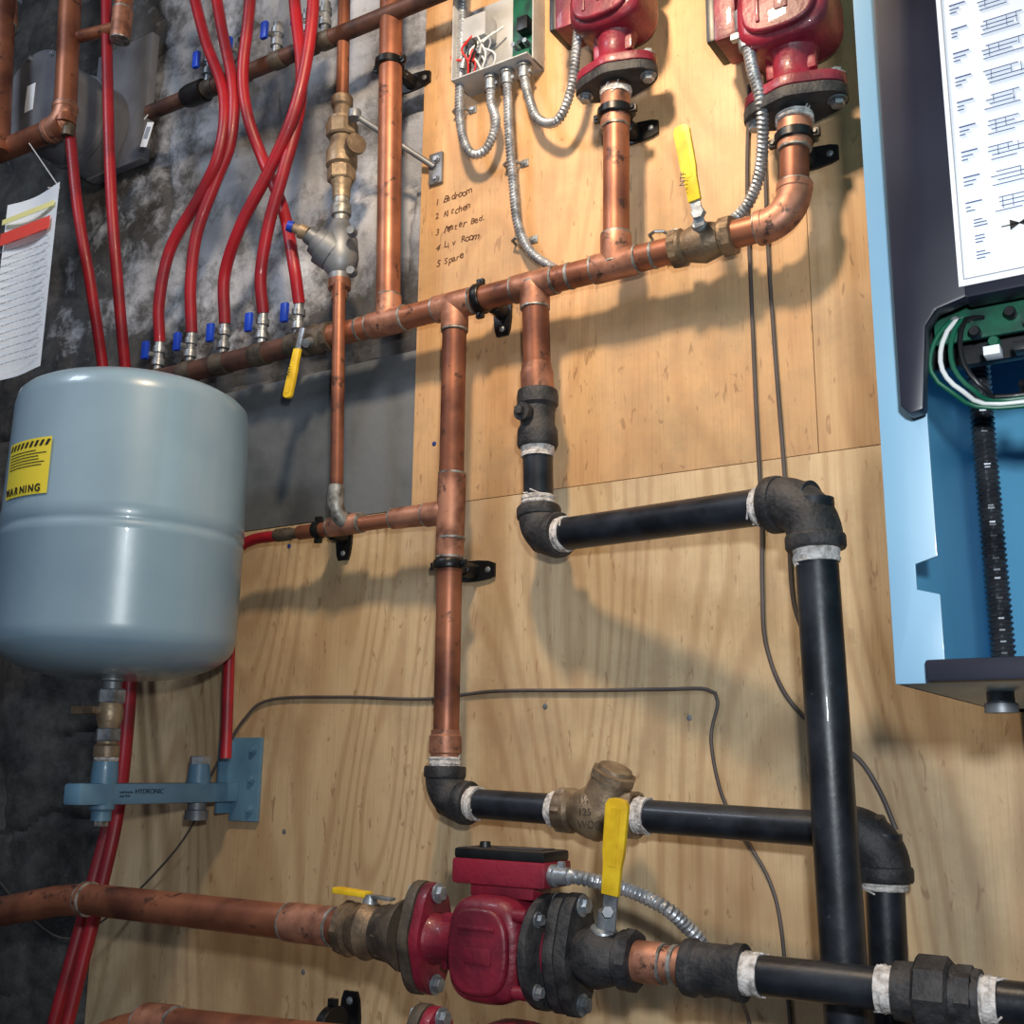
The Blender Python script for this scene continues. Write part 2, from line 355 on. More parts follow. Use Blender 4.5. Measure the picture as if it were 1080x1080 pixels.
# ---------------------------------------------------------------- main copper header
e=top('copper_pipe_header')
h0=P(325,361,Y1);h1=P(800,241,Y1); r=R(560,300,Y1,27); HD=(h1-h0).normalized()
def lerpx(px,a,b):
    best=None
    for k in range(801):
        q=a+(b-a)*(k/800);s=q-CAM;x_=540+F*s.dot(RX)/(-s.dot(BK))
        if best is None or abs(x_-px)<best[0]:best=(abs(x_-px),q)
    return best[1]
def onH(px): return lerpx(px,h0,h1)
tube(e,'header_pipe',[h0,h1],r,COP,32)
for px in(409,480,564,650):
    c=onH(px); cfit(e,c-HD*.028,c+HD*.028,r)
for px in(380,602,690): ring(e,'solder_bead',onH(px),HD,r,.004,SOLD,1.05)
v1b=onH(409);v1t=P(415,-200,Y1)
tube(e,'riser_pipe',[v1b,v1t],R(410,150,Y1,25),COP,30); cfit(e,v1b,v1b+Z*.036,r*.96)
v3t=onH(480);v3b=P(470,798,Y1);r3=R(475,600,Y1,27)
tube(e,'drop_pipe',[v3t,v3b],r3,COP,30);cfit(e,v3t,v3t-Z*.034,r)
a=P(477,500,Y1);b=P(474,588,Y1);cfit(e,a,b,r3);ring(e,'solder_bead',P(475.5,568,Y1),Z,r3,.003,SOLD,1.15)
lathe(e,'male_adapter',P(470,770,Y1),P(469.5,802,Y1),[(0,r3*1.1),(.15,r3*1.12),(.2,r3*1.22),(.75,r3*1.25),(.8,r3*1.1),(1,r3*1.1)],COPF)
tape(e,P(469.5,803,Y1),Z,r3*1.1,.01)
v4t=onH(564);v4b=P(567,412,Y1);r4=R(565,350,Y1,29)
tube(e,'short_drop_pipe',[v4t,v4b],r4,COP,30);cfit(e,v4t,v4t-Z*.03,r*1.05);lathe(e,'male_adapter',P(566,385,Y1),v4b,[(0,r4*1.08),(.2,r4*1.12),(.3,r4*1.2),(1,r4*1.2)],COPF)
v5b=onH(650);v5t=P(650,92,Y1);r5=R(650,180,Y1,28)
tube(e,'pump_riser_pipe',[v5b,v5t],r5,COP,30);cfit(e,v5b,v5b+Z*.036,r*1.05);cfit(e,P(649,135,Y1),P(649,98,Y1),r5)
tape(e,P(649.5,99,Y1),Z,r5*1.1,.007)
ec=P(838,231,Y1);et=P(838,122,Y1)
tube(e,'elbow_run',fillet([onH(800),ec,et],.03,12),r,COP,30);celbow(e,onH(800),ec,et,r*1.08,.036)
cfit(e,P(838,158,Y1),P(838,128,Y1),r*1.05);tape(e,P(838,126,Y1),Z,r*1.2,.008)
def ballvalve(par,c,d,r,mt,L=.03,nut=1.45):
    d=V(d).normalized();c=V(c)
    lathe(par,'valve_body',c-d*L,c+d*L,[(0,r),(0,r*1.35),(.18,r*1.38),(.22,r*1.15),(.32,r*1.3),(.5,r*1.5),(.68,r*1.3),(.78,r*1.15),(.82,r*1.38),(1,r*1.35),(1,r)],mt)
    for s in(-1,1): hexp(par,'valve_hex',c+d*s*L*.72,c+d*s*L*1.02,r*nut,mt,8)
vv=top('ball_valve')
c=onH(742);ballvalve(vv,c,HD,r,BRASSM,.036)
st=P(737,225,Y1-.035)
lathe(vv,'stem',c+V((0,-.01,.006)),st,[(0,.008),(.5,.008),(.55,.0055),(1,.0055)],STEEL,16);hexp(vv,'stem_nut',st-V((0,-.003,0)),st-V((0,.005,0)),.008,STEEL)
lever(vv,P(733,212,Y1-.037),P(718,133,Y1-.045),.019)
text(vv,'handle_mark','NTF',P(722,196,Y1-.0475),.009,INK,(.12,0,1),(-1,0,.12))
# ---------------------------------------------------------------- iron loop
e=top('black_iron_pipe_loop')
rb=R(567,500,Y1,33)
lathe(e,'drain_tee',P(567,413,Y1),P(567,472,Y1),[(0,r4),(0,rb*1.3),(.12,rb*1.36),(.25,rb*1.34),(.3,rb*1.15),(.6,rb*1.12),(.7,rb*1.3),(.95,rb*1.34),(1,rb*1.25)],IRONF)
q=P(566,440,Y1);dq=V((-.1,-1,0)).normalized();lathe(e,'drain_boss',q,q+dq*.03,[(0,rb*.55),(.7,rb*.55),(.75,rb*.6),(1,rb*.6)],IRONF);box(e,'square_plug',q+dq*.033,(.009,.009,.009),IRONF,None,.001)
tube(e,'nipple',[P(567,470,Y1),P(568,532,Y1)],rb*.97,IRON,28)
tape(e,P(567,477,Y1),Z,rb,.012);tape(e,P(568,529,Y1),Z,rb,.013)
yE=-.155
c1=P(569,567,Y1-.004);c2=P(857,527,yE)
d12=(c2-c1).normalized()
rh1=R(610,563,Y1-.01,35);rh2=R(780,540,yE+.03,39)
ielbow(e,P(568,530,Y1),c1,c2,rb,.027)
tube(e,'cross_pipe',[c1,c2],[rh1,rh2],IRON,30)
tape(e,c1+d12*.040,d12,rh1,.012)
vbm=P(893,1060,yE);rv=R(875,700,yE,46)
dv=(vbm-c2).normalized()
ielbow(e,c1,c2,vbm,rv,.037)
tape(e,c2-d12*.052,d12,rh2,.013);tape(e,c2+dv*.051,dv,rv,.014)
tube(e,'down_pipe',[c2,c2+dv*(c2.z/abs(dv.z)-.002)],rv,IRON,32)
yL=-.075
k1=P(468,845,Y1);k2=P(931,879,yL-.01);dk=(k2-k1).normalized();rl1=R(540,845,Y1,31);rl2=R(800,862,yL,36)
ielbow(e,v3b,k1,k2,r3*1.12,.03)
tube(e,'lower_cross_pipe',[k1,k2],[rl1,rl2],IRON,30)
tape(e,k1+dk*.044,dk,rl1*1.04,.014)
kb=P(939,1060,yL-.01)
ielbow(e,k1,k2,kb,rl2*1.08,.032);dkb=(kb-k2).normalized();tube(e,'second_down_pipe',[k2,k2+dkb*(k2.z/abs(dkb.z)-.002)],R(936,970,yL,40),IRON,30);tape(e,k2+dkb*.044,dkb,rl2*1.1,.008)
cv=top('bronze_check_valve')
a=lerpx(592,k1,k2);b=lerpx(672,k1,k2);rr=rl1*1.04
lathe(cv,'valve_body',a,b,[(0,rr),(0,rr*1.38),(.16,rr*1.4),(.2,rr*1.2),(.35,rr*1.55),(.5,rr*1.75),(.65,rr*1.5),(.8,rr*1.2),(.84,rr*1.4),(1,rr*1.4),(1,rr)],BRASS,32)
hexp(cv,'end_hex',a,a+dk*.013,rr*1.5,BRASS,6);hexp(cv,'end_hex',b-dk*.013,b,rr*1.5,BRASS,6)
m=(a+b)/2+dk*.004;du=V((.40,-.12,.91)).normalized()
lathe(cv,'bonnet_neck',m,m+du*.038,[(0,rr*1.6),(.6,rr*1.4),(.8,rr*1.3),(1,rr*1.3)],BRASS);hexp(cv,'bonnet_hex',m+du*.036,m+du*.046,rr*1.45,BRASS,8);lathe(cv,'bonnet_cap',m+du*.046,m+du*.052,[(0,rr*1.1),(.7,rr*1.05),(1,rr*.8)],BRASS)
q=m+V((-.012,-rr*1.70,.006));text(cv,'cast_mark','1¼\n125\nWOG',q+V((0,-.001,.004)),.0105,BRASSD)
tape(cv,a-dk*.006,dk,rl1,.012);tape(cv,b+dk*.007,dk,rl1*1.04,.013)
# ---------------------------------------------------------------- pumps (cast casing with flanged ports, wet-rotor motor behind a dark flange)
def sup(rx,rz,p,n=48):
    o=[]
    for k in range(n):
        a=2*math.pi*k/n;c_,s_=math.cos(a),math.sin(a)
        o.append((rx*math.copysign(abs(c_)**(2/p),c_),rz*math.copysign(abs(s_)**(2/p),s_)))
    return o
def pump(name,M,jb,flm=None,scale=1.0,rightm=None,mf=.052):
    global XF
    e=top(name); XF=M@Matrix.Scale(scale,4)
    def fl(x,mt,th=.011,k=1):
        poly=[]
        for q in range(48):
            a=2*math.pi*q/48; c_,s_=math.cos(a),math.sin(a)
            rr_=(.031+.021*abs(s_)**5)*k
            poly.append((rr_*c_,rr_*s_))
        plate(e,'flange',poly,(x,0,0),(0,1,0),(0,0,1),th,mt,.0012)
    for s in(-1,1):
        fl(s*.074,(rightm if (s>0 and rightm) else PUMP)); fl(s*.087,(rightm if (s>0 and rightm) else (flm or IRONF)),.012,1.02)
        for t in(-1,1):
            bolt(e,V((s*.093,0,t*.042)),(s,0,0),.007,.006)
            bolt(e,V((s*.068,0,t*.042)),(-s,0,0),.007,.006)
    lathe(e,'inlet_neck',(-.072,0,0),(-.020,0,0),[(0,.028),(.08,.024),(.35,.0205),(.6,.0215),(.85,.028),(1,.036)],PUMP)
    lathe(e,'outlet_neck',(.072,0,0),(.030,0,0),[(0,.028),(.2,.026),(.6,.030),(1,.036)],PUMP)
    plate(e,'pump_casing',sup(.040,.047,3.2),(.008,-.004,0),(1,0,0),(0,0,1),.070,PUMP,.013,5)
    plate(e,'casing_cover',sup(.032,.038,2.8),(.008,-.040,0),(1,0,0),(0,0,1),.010,PUMP,.004,4)
    box(e,'cast_rib',(.008,-.044,.020),(.040,.006,.004),PUMP,None,.0015)
    box(e,'cast_badge',(.010,-.044,-.004),(.030,.005,.014),PUMP,None,.0015)
    box(e,'web_rib',(-.036,-.006,0),(.04,.010,.052),PUMP,None,.004)
    lathe(e,'motor_flange',(mf,0,0),(mf+.010,0,0),[(0,.048),(.15,.0505),(.85,.0505),(1,.048)],IRONF,36)
    for k in range(4):
        a=math.pi/4+k*math.pi/2
        bolt(e,(mf+.010,.043*math.cos(a),.043*math.sin(a)),(1,0,0),.005,.005)
        lathe(e,'casing_screw',(mf-.012,.046*math.cos(a),.046*math.sin(a)),(mf+.001,.046*math.cos(a),.046*math.sin(a)),[(0,.006),(1,.006)],PUMP,12)
    if jb:
        jx,jy,jz=jb
        box(e,'junction_box',(jx,jy,jz),(.104,.050,.024),PUMP,None,.004)
        box(e,'junction_lid',(jx,jy,jz+.016),(.100,.048,.010),BLK,None,.003)
        lathe(e,'lid_knob',(jx-.03,jy,jz+.020),(jx-.03,jy,jz+.026),[(0,.006),(1,.005)],BLK,14)
        box(e,'lid_badge',(jx+.015,jy,jz+.0215),(.05,.026,.001),DARKV,None,0)
        lathe(e,'conduit_connector',(jx+.050,jy-.012,jz),(jx+.070,jy-.012,jz),[(0,.010),(.3,.010),(.35,.008),(1,.008)],STEEL,18)
        box(e,'connector_screw',(jx+.062,jy-.012,jz+.010),(.006,.006,.006),STEEL,None,.001)
        box(e,'box_standoff',(jx,jy,jz-.016),(.07,.034,.014),PUMP,None,.002)
    XF=None
    return e
Mz=Matrix(((0,0,-1,0),(0,1,0,0),(1,0,0,0),(0,0,0,1)))
pc=P(650,86,Y1);pump('circulator_pump',Matrix.Translation(pc+Z*.087)@Mz,(.050,.005,.062),None,1.0)
pc2=P(839,114,Y1);pump('circulator_pump.001',Matrix.Translation(pc2+Z*.096)@Mz,(.050,.0,.062),None,1.08)
YB=-.215
pa=P(90,948,YB);pb=P(1100,1062,YB);db=(pb-pa).normalized()
def onB(px): return lerpx(px,pa,pb)
psc=.98
l1=onB(522)
ydir=(Z.cross(db)).normalized();zd=db.cross(ydir).normalized()
Mb=Matrix((db,ydir,zd)).transposed().to_4x4();Mb.translation=l1
JB=(.014,.004,.067)
pump('circulator_pump.002',Mb,JB,BRASSD,psc,IRONF,.054)
# ---------------------------------------------------------------- return line
e=top('copper_return_pipe')
rc=R(200,958,YB,34)
tube(e,'copper_run',[onB(82),onB(375)],rc,COP,32)
fr=P(60,950,YB-.01);fe=P(-120,985,YB-.02);dfe=(fe-fr).normalized();fend=fr+dfe*((-2.398-fr.x)/dfe.x)
tube(e,'copper_far_run',[fend,fe,fr,onB(92)],rc,COP,30)
cfit(e,onB(60)+V((0,0,0)),onB(94),rc);cfit(e,onB(305),onB(352),rc,COPF,1.08)
bv=top('ball_valve.001')
c=onB(389);ballvalve(bv,c,db,rc*1.05,BRASSM,.03);lathe(bv,'flange_hub',onB(404),onB(430),[(0,rc*1.45),(.5,rc*1.55),(.9,rc*1.9),(1,rc*1.9)],BRASSD)
lathe(bv,'stem',c+Z*.02,c+Z*.034,[(0,.009),(1,.006)],STEEL,14)
lever(bv,c+Z*.034+V((-.002,0,0)),c+Z*.036-db*.046,.016,(0,0,1))
bv=top('ball_valve.002')
c=onB(632);rk=R(628,1002,YB,44);ballvalve(bv,c,db,rk*.98,IRONF,.036,1.45)
lathe(bv,'stem',c,P(641,962,YB-.004),[(0,.016),(.5,.014),(.62,.012),(.66,.0085),(1,.0085)],STEEL,16)
lever(bv,P(644,944,YB-.012),P(652,842,YB-.018),.022)
hexp(bv,'handle_nut',P(641,962,YB-.010),P(641,962,YB-.016),.0055,GALV)
e=top('black_iron_return_pipe')
rr=R(700,1008,YB,38)
tube(e,'copper_stub',[onB(655),onB(735)],rr,COPF,30);cfit(e,onB(666),onB(700),rr,COPF);ring(e,'solder_bead',onB(712),db,rr,.004,SOLD,1.1)
ri=R(860,1030,YB,42)
lathe(e,'iron_coupling',onB(724),onB(786),[(0,rr),(0,ri*1.45),(.15,ri*1.5),(.22,ri*1.32),(.78,ri*1.32),(.85,ri*1.45),(1,ri*1.45),(1,ri)],IRONF,32)
tube(e,'iron_run',[onB(780),onB(1098)+db*.3],ri,IRON,32)
tape(e,onB(792),db,ri,.018);tape(e,onB(937),db,ri*1.02,.016);tape(e,onB(1042),db,ri*1.02,.016)
lathe(e,'union_end',onB(945),onB(972),[(0,ri),(0,ri*1.35),(.8,ri*1.4),(1,ri*1.4)],IRONF)
hexp(e,'union_nut',onB(968),onB(1006),ri*1.8,IRONF,8)
lathe(e,'union_end',onB(1004),onB(1036),[(0,ri*1.5),(.3,ri*1.4),(1,ri*1.35),(1,ri)],IRONF);hexp(e,'union_hex',onB(1010),onB(1030),ri*1.5,IRONF,8)
e=top('copper_return_pipe.001')
c=P(150,1079,YB-.03);tube(e,'copper_run',fillet([P(60,1120,YB-.05),c,P(440,1112,YB-.03)],.05),rc*1.05,COP,28)
cfit(e,P(152,1079,YB-.03),P(185,1083,YB-.03),rc*1.05)
Mb2=Mb.copy();Mb2.translation=P(530,1138,YB-.03);pump('circulator_pump.003',Mb2,None,BRASSD,.98,IRONF)
# ---------------------------------------------------------------- mixing branch (thin riser)
e=top('mixing_valve_branch')
rt=R(360,450,Y1,13)
tube(e,'riser_upper',[P(366,-150,Y1),P(361,108,Y1)],rt*1.1,COP,24)
B=lambda y0,y1,x0=360,x1=360:(P(x0,y0,Y1),P(x1,y1,Y1))
u=rt
a,b=B(104,210,361,360)
lathe(e,'check_union',a,b,[(0,u),(0,u*1.9),(.08,u*1.9),(.1,u*1.5),(.2,u*1.6),(.22,u*2.4),(.36,u*2.5),(.38,u*2.0),(.48,u*2.1),(.55,u*2.7),(.68,u*2.7),(.70,u*2.1),(.85,u*1.9),(.88,u*1.6),(1,u*1.5)],BRASS,24)
hexp(e,'union_nut',P(361,130,Y1),P(361,146,Y1),u*2.8,BRASS,8);hexp(e,'hex_flat',P(360,178,Y1),P(360,192,Y1),u*2.5,BRASS,6)
q=P(368,160,Y1);lathe(e,'side_port',q,q+V((.024,-.012,0)),[(0,u*1.5),(.7,u*1.5),(.75,u*1.8),(1,u*1.8)],BRASS,20)
a,b=B(208,236);lathe(e,'sweat_union',a,b,[(0,u*1.4),(.3,u*1.4),(.35,u*1.7),(.7,u*1.7),(.75,u*1.3),(1,u*1.2)],SOLD,24)
a,b=B(234,300,359,358);lathe(e,'mixer_body',a,b,[(0,u*1.5),(.15,u*2.2),(.3,u*3),(.6,u*3.2),(.75,u*2.8),(.85,u*1.8),(1,u*1.8)],GALV,28)
q=P(352,268,Y1-.005);g=P(325,247,Y1-.03);lathe(e,'mixer_bonnet',q,g,[(0,u*3.2),(.4,u*3.4),(.45,u*2.7),(.7,u*2.4),(.75,u*1.6),(1,u*1.5)],GALV,24);g2=P(309,240,Y1-.04);lathe(e,'mixer_stem',g,g2,[(0,u*1.2),(.5,u*1.3),(.55,u*.9),(1,u*.8)],BRASS,18);lathe(e,'mixer_knob',g2,P(303,238,Y1-.045),[(0,u*1),(1,u*.9)],BLUEH,18)
for py in (246,288): 
    q=P(372,py,Y1-.015);lathe(e,'mixer_lug',q,q+V((.004,-.01,0)),[(0,u*.9),(1,u*.7)],GALV,12)
a,b=B(296,316,358,358);lathe(e,'sweat_union',a,b,[(0,u*1.9),(.45,u*1.9),(.5,u*1.35),(1,u*1.3)],COPF,24)
tube(e,'riser_lower',[P(358,300,Y1-.02),P(355,520,Y1-.02)],rt*1.05,COP,24)
b0=P(316,562,Y1);b1=P(472,540,Y1);rb2=R(400,548,Y1,20)
m=P(368,553,Y1)
tube(e,'drop_hook',fillet([P(355,512,Y1-.02),P(353,545,Y1-.02),m],.02),rt*1.3,SOLD,20)
tube(e,'branch_pipe',[b0,b1],rb2*.8,COP,26);d=(b1-b0).normalized()
cfit(e,m-d*.03,m+d*.02,rb2);cfit(e,P(415,547,Y1),P(450,543,Y1),rb2);cfit(e,P(450,543,Y1),b1,rb2*1.12,COPF)
lathe(e,'crimp_adapter',P(290,565,Y1),b0,[(0,rb2*.6),(.1,rb2*.75),(.6,rb2*.75),(.7,rb2*.6),(1,rb2*.6)],BRASSD,20)
s=top('support_strut');a=P(374,121,Y1-.012);b=P(458,176,-.006)
tube(s,'strut_rod',[a,b],.0042,GALV,14);ring(s,'strut_collar',a,V((0,0,1)),.009,.012,GALV)
box(s,'strut_plate',P(460,178,-.003),(.022,.005,.046),GALV,None,.001)
for dz in(-.014,.014): bolt(s,P(460,178,-.006)+Z*dz,(0,-1,0),.004,.003)
# ---------------------------------------------------------------- clamps
clamp('pipe_clamp',P(411,68,Y1),Z,R(410,68,Y1,25))
clamp('pipe_clamp.001',P(649,120,Y1),Z,r5*1.1)
clamp('pipe_clamp.002',P(838,146,Y1),Z,r*1.1)
clamp('pipe_clamp.003',onH(507),HD,r,False)
clamp('pipe_clamp.004',P(473.5,596,Y1),Z,r3)
clamp('pipe_clamp.005',P(336,559,Y1),d,rb2*.8,False)
clamp('pipe_clamp.006',P(350,1086,YB),db,rc,False,YB+.03)
# ---------------------------------------------------------------- manifolds
def valve_small(e,p,up,k=1.0):
    up=V(up).normalized();p=V(p)
    lathe(e,'outlet_valve',p,p+up*.05*k,[(0,.006),(.2,.006),(.22,.0095),(.42,.0095),(.45,.007),(.6,.007),(.62,.0095),(.8,.0095),(.82,.007),(1,.007)],STEEL,18)
    q=p+up*.026*k
    lathe(e,'valve_stem',q,q+V((-.004,-.016,0)),[(0,.004),(1,.004)],STEEL,10)
    box(e,'valve_lever',q+V((-.010,-.017,.006)),(.012,.007,.028),BLUEH,None,.002)
e=top('heating_manifold')
m0=P(160,402,Y1);m1=h0;rm=R(260,378,Y1,22)
tube(e,'manifold_trunk',[m0,m1],rm,COPD,26)
dm=(m1-m0).normalized()
outs=[(165,386),(199,380),(234,368),(275,360),(313,348)]
tops=[]
for px,py in outs:
    q=lerpx(px,m0,m1);ring(e,'outlet_boss',q,dm,rm,.026,BRASSD,1.12);valve_small(e,q+Z*rm*.8,(0,0,1));tops.append(q+Z*(rm*.8+.05))
v=top('ball_valve.003');c=lerpx(335,m0+(m1-m0)*.5,h1);ballvalve(v,c,HD,r*.95,BRASSD,.026)
st=P(322,362,Y1-.03);lathe(v,'stem',c,st,[(0,.008),(1,.006)],STEEL,12);lever(v,P(314,368,Y1-.032),P(303,420,Y1-.036),.015)
text(v,'handle_mark','NTF',P(305,396,Y1-.04),.008,INK,(.15,0,1),(-1,0,.15))
e=top('upper_heating_manifold')
u0=P(158,119,-.06);u1=P(500,-22,-.06);ru=R(290,62,-.06,17)
tube(e,'manifold_trunk',[u0,u1],ru,COPD,26);du=(u1-u0).normalized()
a=lerpx(196,u0,u1);b=lerpx(216,u0,u1);lathe(e,'end_cap',a,b,[(0,ru*1.3),(.3,ru*1.5),(1,ru*1.5)],BLK,22)
lathe(e,'air_vent',u0,a,[(0,ru*.5),(.1,ru*.9),(.3,ru*.9),(.35,ru*.6),(.6,ru*.65),(.65,ru*1),(1,ru)],BRASSD,18)
box(e,'vent_screw',u0+V((-.004,0,.004)),(.012,.012,.006),STEEL,None,.001)
for px in(222,256,294,326,345):
    q=lerpx(px,u0,u1);ring(e,'outlet_boss',q,du,ru,.022,BRASSD,1.15);valve_small(e,q+V((0,-.006,ru*.6)),(0,0,1))
rp=R(200,250,-.07,12)
def pex(name,pts,rr_=None):
    return tube(None,name,spline([p if isinstance(p,V) else P(*p) for p in pts],.008),rr_ or rp,PEX,18)
def Pt(i): return tops[i]
pex('red_pex_line',[Pt(0),(168,318,-.07),(180,262,-.08),(212,205,-.09),(232,158,-.10),(236,100,-.10),(216,40,-.10),(196,-40,-.10)])
pex('red_pex_line.001',[Pt(1),(201,300,-.07),(208,245,-.08),(228,190,-.085),(243,150,-.09),(246,95,-.095),(234,30,-.10),(222,-40,-.10)])
pex('red_pex_line.002',[Pt(2),(237,290,-.07),(254,238,-.09),(284,180,-.1),(308,125,-.11),(322,70,-.11),(330,10,-.11),(330,-50,-.11)])
pex('red_pex_line.003',[Pt(3),(275,290,-.07),(284,235,-.085),(298,185,-.095),(314,125,-.095),(318,75,-.10),(312,15,-.10),(306,-50,-.10)])
pex('red_pex_line.004',[Pt(4),(310,280,-.07),(299,222,-.065),(278,170,-.065),(262,125,-.085),(256,80,-.095),(262,20,-.10),(268,-50,-.10)])
def down(pts,bend=.0):  # continue the line in its own direction, then settle on the floor
    q=[P(*p) for p in pts];d_=(q[-1]-q[-2]).normalized()
    q.append(q[-1]+d_*.12)
    k=q[-1];q.append(V((k.x+d_.x*.3,k.y+d_.y*.1,k.z*.55)));q.append(V((k.x+d_.x*.36,k.y+d_.y*.1,k.z*.25)));q.append(V((k.x+d_.x*.38,k.y+d_.y*.1,.004)));return q
pex('red_pex_line.005',down([(72,120,-.14),(82,220,-.13),(97,310,-.10),(112,420,-.04),(120,560,-.03),(130,740,-.035),(120,840,-.06),(98,930,-.09),(76,1010,-.11),(54,1090,-.125)]))
pex('red_pex_line.006',down([(112,-60,-.13),(113,60,-.13),(117,200,-.12),(126,320,-.09),(136,430,-.035),(148,560,-.03),(140,700,-.035),(127,840,-.08),(106,940,-.10),(86,1020,-.115),(66,1100,-.13)]))
pex('red_pex_line.007',[(292,565,Y1),(265,570,Y1),(249,585,Y1-.004),(244,640,-.06),(238,800,-.062)],R(240,720,-.06,12))
# ---------------------------------------------------------------- upper left copper
e=top('copper_feed_pipe')
ya=-.15;ra=R(70,60,ya,23)
a=P(82,-160,ya);c=P(68,132,ya);b=P(-60,185,ya-.03)
tube(e,'feed_run',[a,c],ra,COP,28);tube(e,'feed_arm',[c,b],ra,COP,28);celbow(e,a,c,b,ra,.03)
tube(e,'second_run',[P(12,-160,ya-.02),P(-2,162,ya-.03)],ra,COP,28);cfit(e,P(6,30,ya-.02),P(5,0,ya-.02),ra)
cc=P(128,28,-.13);cfit(e,cc-Z*.024,cc+Z*.03,ra*.8);tube(e,'tee_stub',[cc,cc+Z*.35],ra*.8,COP,24)
tube(e,'tee_arm',[P(70,42,-.145),cc],ra*.55,COP,20)
ring(e,'crimp',P(72,138,-.145),Z,rp,.02,BRASSD,1.2)
e=top('round_steel_vessel')
yv=-.125;c=P(36,104,yv);rv_=R(36,110,yv,108)
bk=V((c.x,.03,c.z))
lathe(e,'vessel_shell',c,bk,[(0,rv_*.80),(.0,rv_*.92),(.03,rv_),(.10,rv_),(.12,rv_*.95),(.5,rv_*.95),(.52,rv_*.99),(.58,rv_*.99),(.60,rv_*.95),(1,rv_*.95)],VSL,48)
lathe(e,'end_disc',c+V((0,-.003,0)),c,[(0,rv_*.72),(.5,rv_*.80),(1,rv_*.82)],VSC,40)
lathe(e,'end_rim',c+V((0,-.004,0)),c+V((0,.004,0)),[(0,rv_*.88),(.1,rv_*1.0),(.9,rv_*1.02),(1,rv_*.98)],VSL,48)
for k in range(8):
    an=k*math.pi/4+.2;bolt(e,c+V((math.cos(an)*rv_*.93,-.004,math.sin(an)*rv_*.93)),(0,-1,0),.004,.003)
box(e,'rating_plate',c+V((-.004,-.005,.0)),(.022,.001,.05),PAPER,None,0)
bbox(e,'mounting_back',bk.x-.02,bk.x+.125,.004,.02,bk.z-.085,bk.z+.16,VSL,.001)
# ---------------------------------------------------------------- papers
e=top('service_notice')
tl=P(66,193,-.22);w_=.13;zt_=tl.z;zb_=P(59,383,-.22).z
n=14;vs=[];
for j in range(2):
    for i in range(n+1):
        s_=i/n;vs.append((tl.x-w_+w_*s_,-.22+.006*math.sin(s_*4),zb_ if j==0 else zt_))
add('sheet',vs,[[i,i+1,n+1+i+1,n+1+i] for i in range(n)],PAPER,e)
def strip(par,name,x0,x1,z0,z1,y,mt): bbox(par,name,x0,x1,y-.0003,y+.0003,z0,z1,mt,0)
H_=zt_-zb_;yy=-.2265
strip(e,'red_band',tl.x-w_+.002,tl.x-.012,zt_-H_*.25,zt_-H_*.18,yy,REDP)
strip(e,'yellow_band',tl.x-w_+.002,tl.x-.006,zt_-H_*.13,zt_-H_*.10,yy,mat('label_pale_yellow',(228,222,150),None,.6))
for k in range(16):
    z_=zt_-H_*(.29+.043*k)
    xx=tl.x-w_+.004
    while xx<tl.x-.012:
        ww=random.uniform(.004,.016);strip(e,'print_word',xx,min(xx+ww,tl.x-.006),z_-.0005,z_+.0003,yy,INKG);xx+=ww+.0025
tube(e,'hanging_string',[V((tl.x-.03,-.222,zt_)),V((tl.x-.05,-.19,zt_+.02)),P(30,150,-.165)],.001,WW,6)
t=top('paper_tag');ax=(V((.9,0,-.3)).normalized(),V((0,1,0)),V((.3,0,.9)).normalized())
box(t,'tag_card',P(155,142,-.07),(.016,.0008,.042),PAPER,ax,0);box(t,'tag_print',P(155,140,-.0708),(.010,.0006,.02),INKG,ax,0);tube(t,'tag_string',[P(152,126,-.07),P(160,116,-.065)],.0008,WW,6)
# ---------------------------------------------------------------- expansion tank
e=top('expansion_tank')
tc=V((-1.172,-.215,0));zT=P(128,412,-.215).z;zBt=P(120,716,-.215).z;rT=.146
def prof():
    pr=[(0,.018),(0.004,.04)]
    for k in range(1,9):
        a=k/8*math.pi/2;pr.append((.125*(1-math.cos(a)),.04+(rT*.985-.04)*math.sin(a)))
    pr+=[(.14,rT*.992),(.42,rT),(.425,rT*1.004),(.445,rT*1.004),(.45,rT*.997),(.465,rT*.997),(.47,rT*1.004),(.51,rT*1.004),(.515,rT),(.88,rT*.985)]
    for k in range(1,9):
        a=k/8*math.pi/2;pr.append((.90+.10*math.sin(a),.02+(rT*.98-.02)*math.cos(a)))
    return pr
tb=V((tc.x,tc.y,zBt));tt=V((tc.x,tc.y,zT))
lathe(e,'tank_shell',tb,tt,prof(),TANK,72)
def patch(name,a0,a1,z0,z1,mt,off=.0006,n=12):
    vs=[]
    for z_ in(z0,z1):
        for i in range(n+1):
            a=math.radians(a0+(a1-a0)*i/n);vs.append((tc.x+(rT+off)*math.cos(a),tc.y+(rT+off)*math.sin(a),z_))
    add(name,vs,[[i,i+1,n+2+i,n+1+i] for i in range(n)],mt,e)
zl0=P(30,532,-.33).z;zl1=P(30,476,-.33).z
A0,A1=-108,-76
patch('warning_label',A0,A1,zl0,zl1,LABY,.0012)
for k in range(9):  # diagonal hazard band
    a0=A0+1+k*3.4;vs=[]
    for (aa,zz_) in((a0,zl1-.010),(a0+1.8,zl1-.010),(a0+3.4,zl1-.003),(a0+1.6,zl1-.003)):
        an=math.radians(min(aa,A1-.3));vs.append((tc.x+(rT+.0017)*math.cos(an),tc.y+(rT+.0017)*math.sin(an),zz_))
    add('hazard_dash',vs,[[0,1,2,3]],INK,e)
for k in range(6): patch('warning_text',A0+2,A1-2-random.random()*8,zl1-.0155-k*.0036,zl1-.0144-k*.0036,INK,.0016)
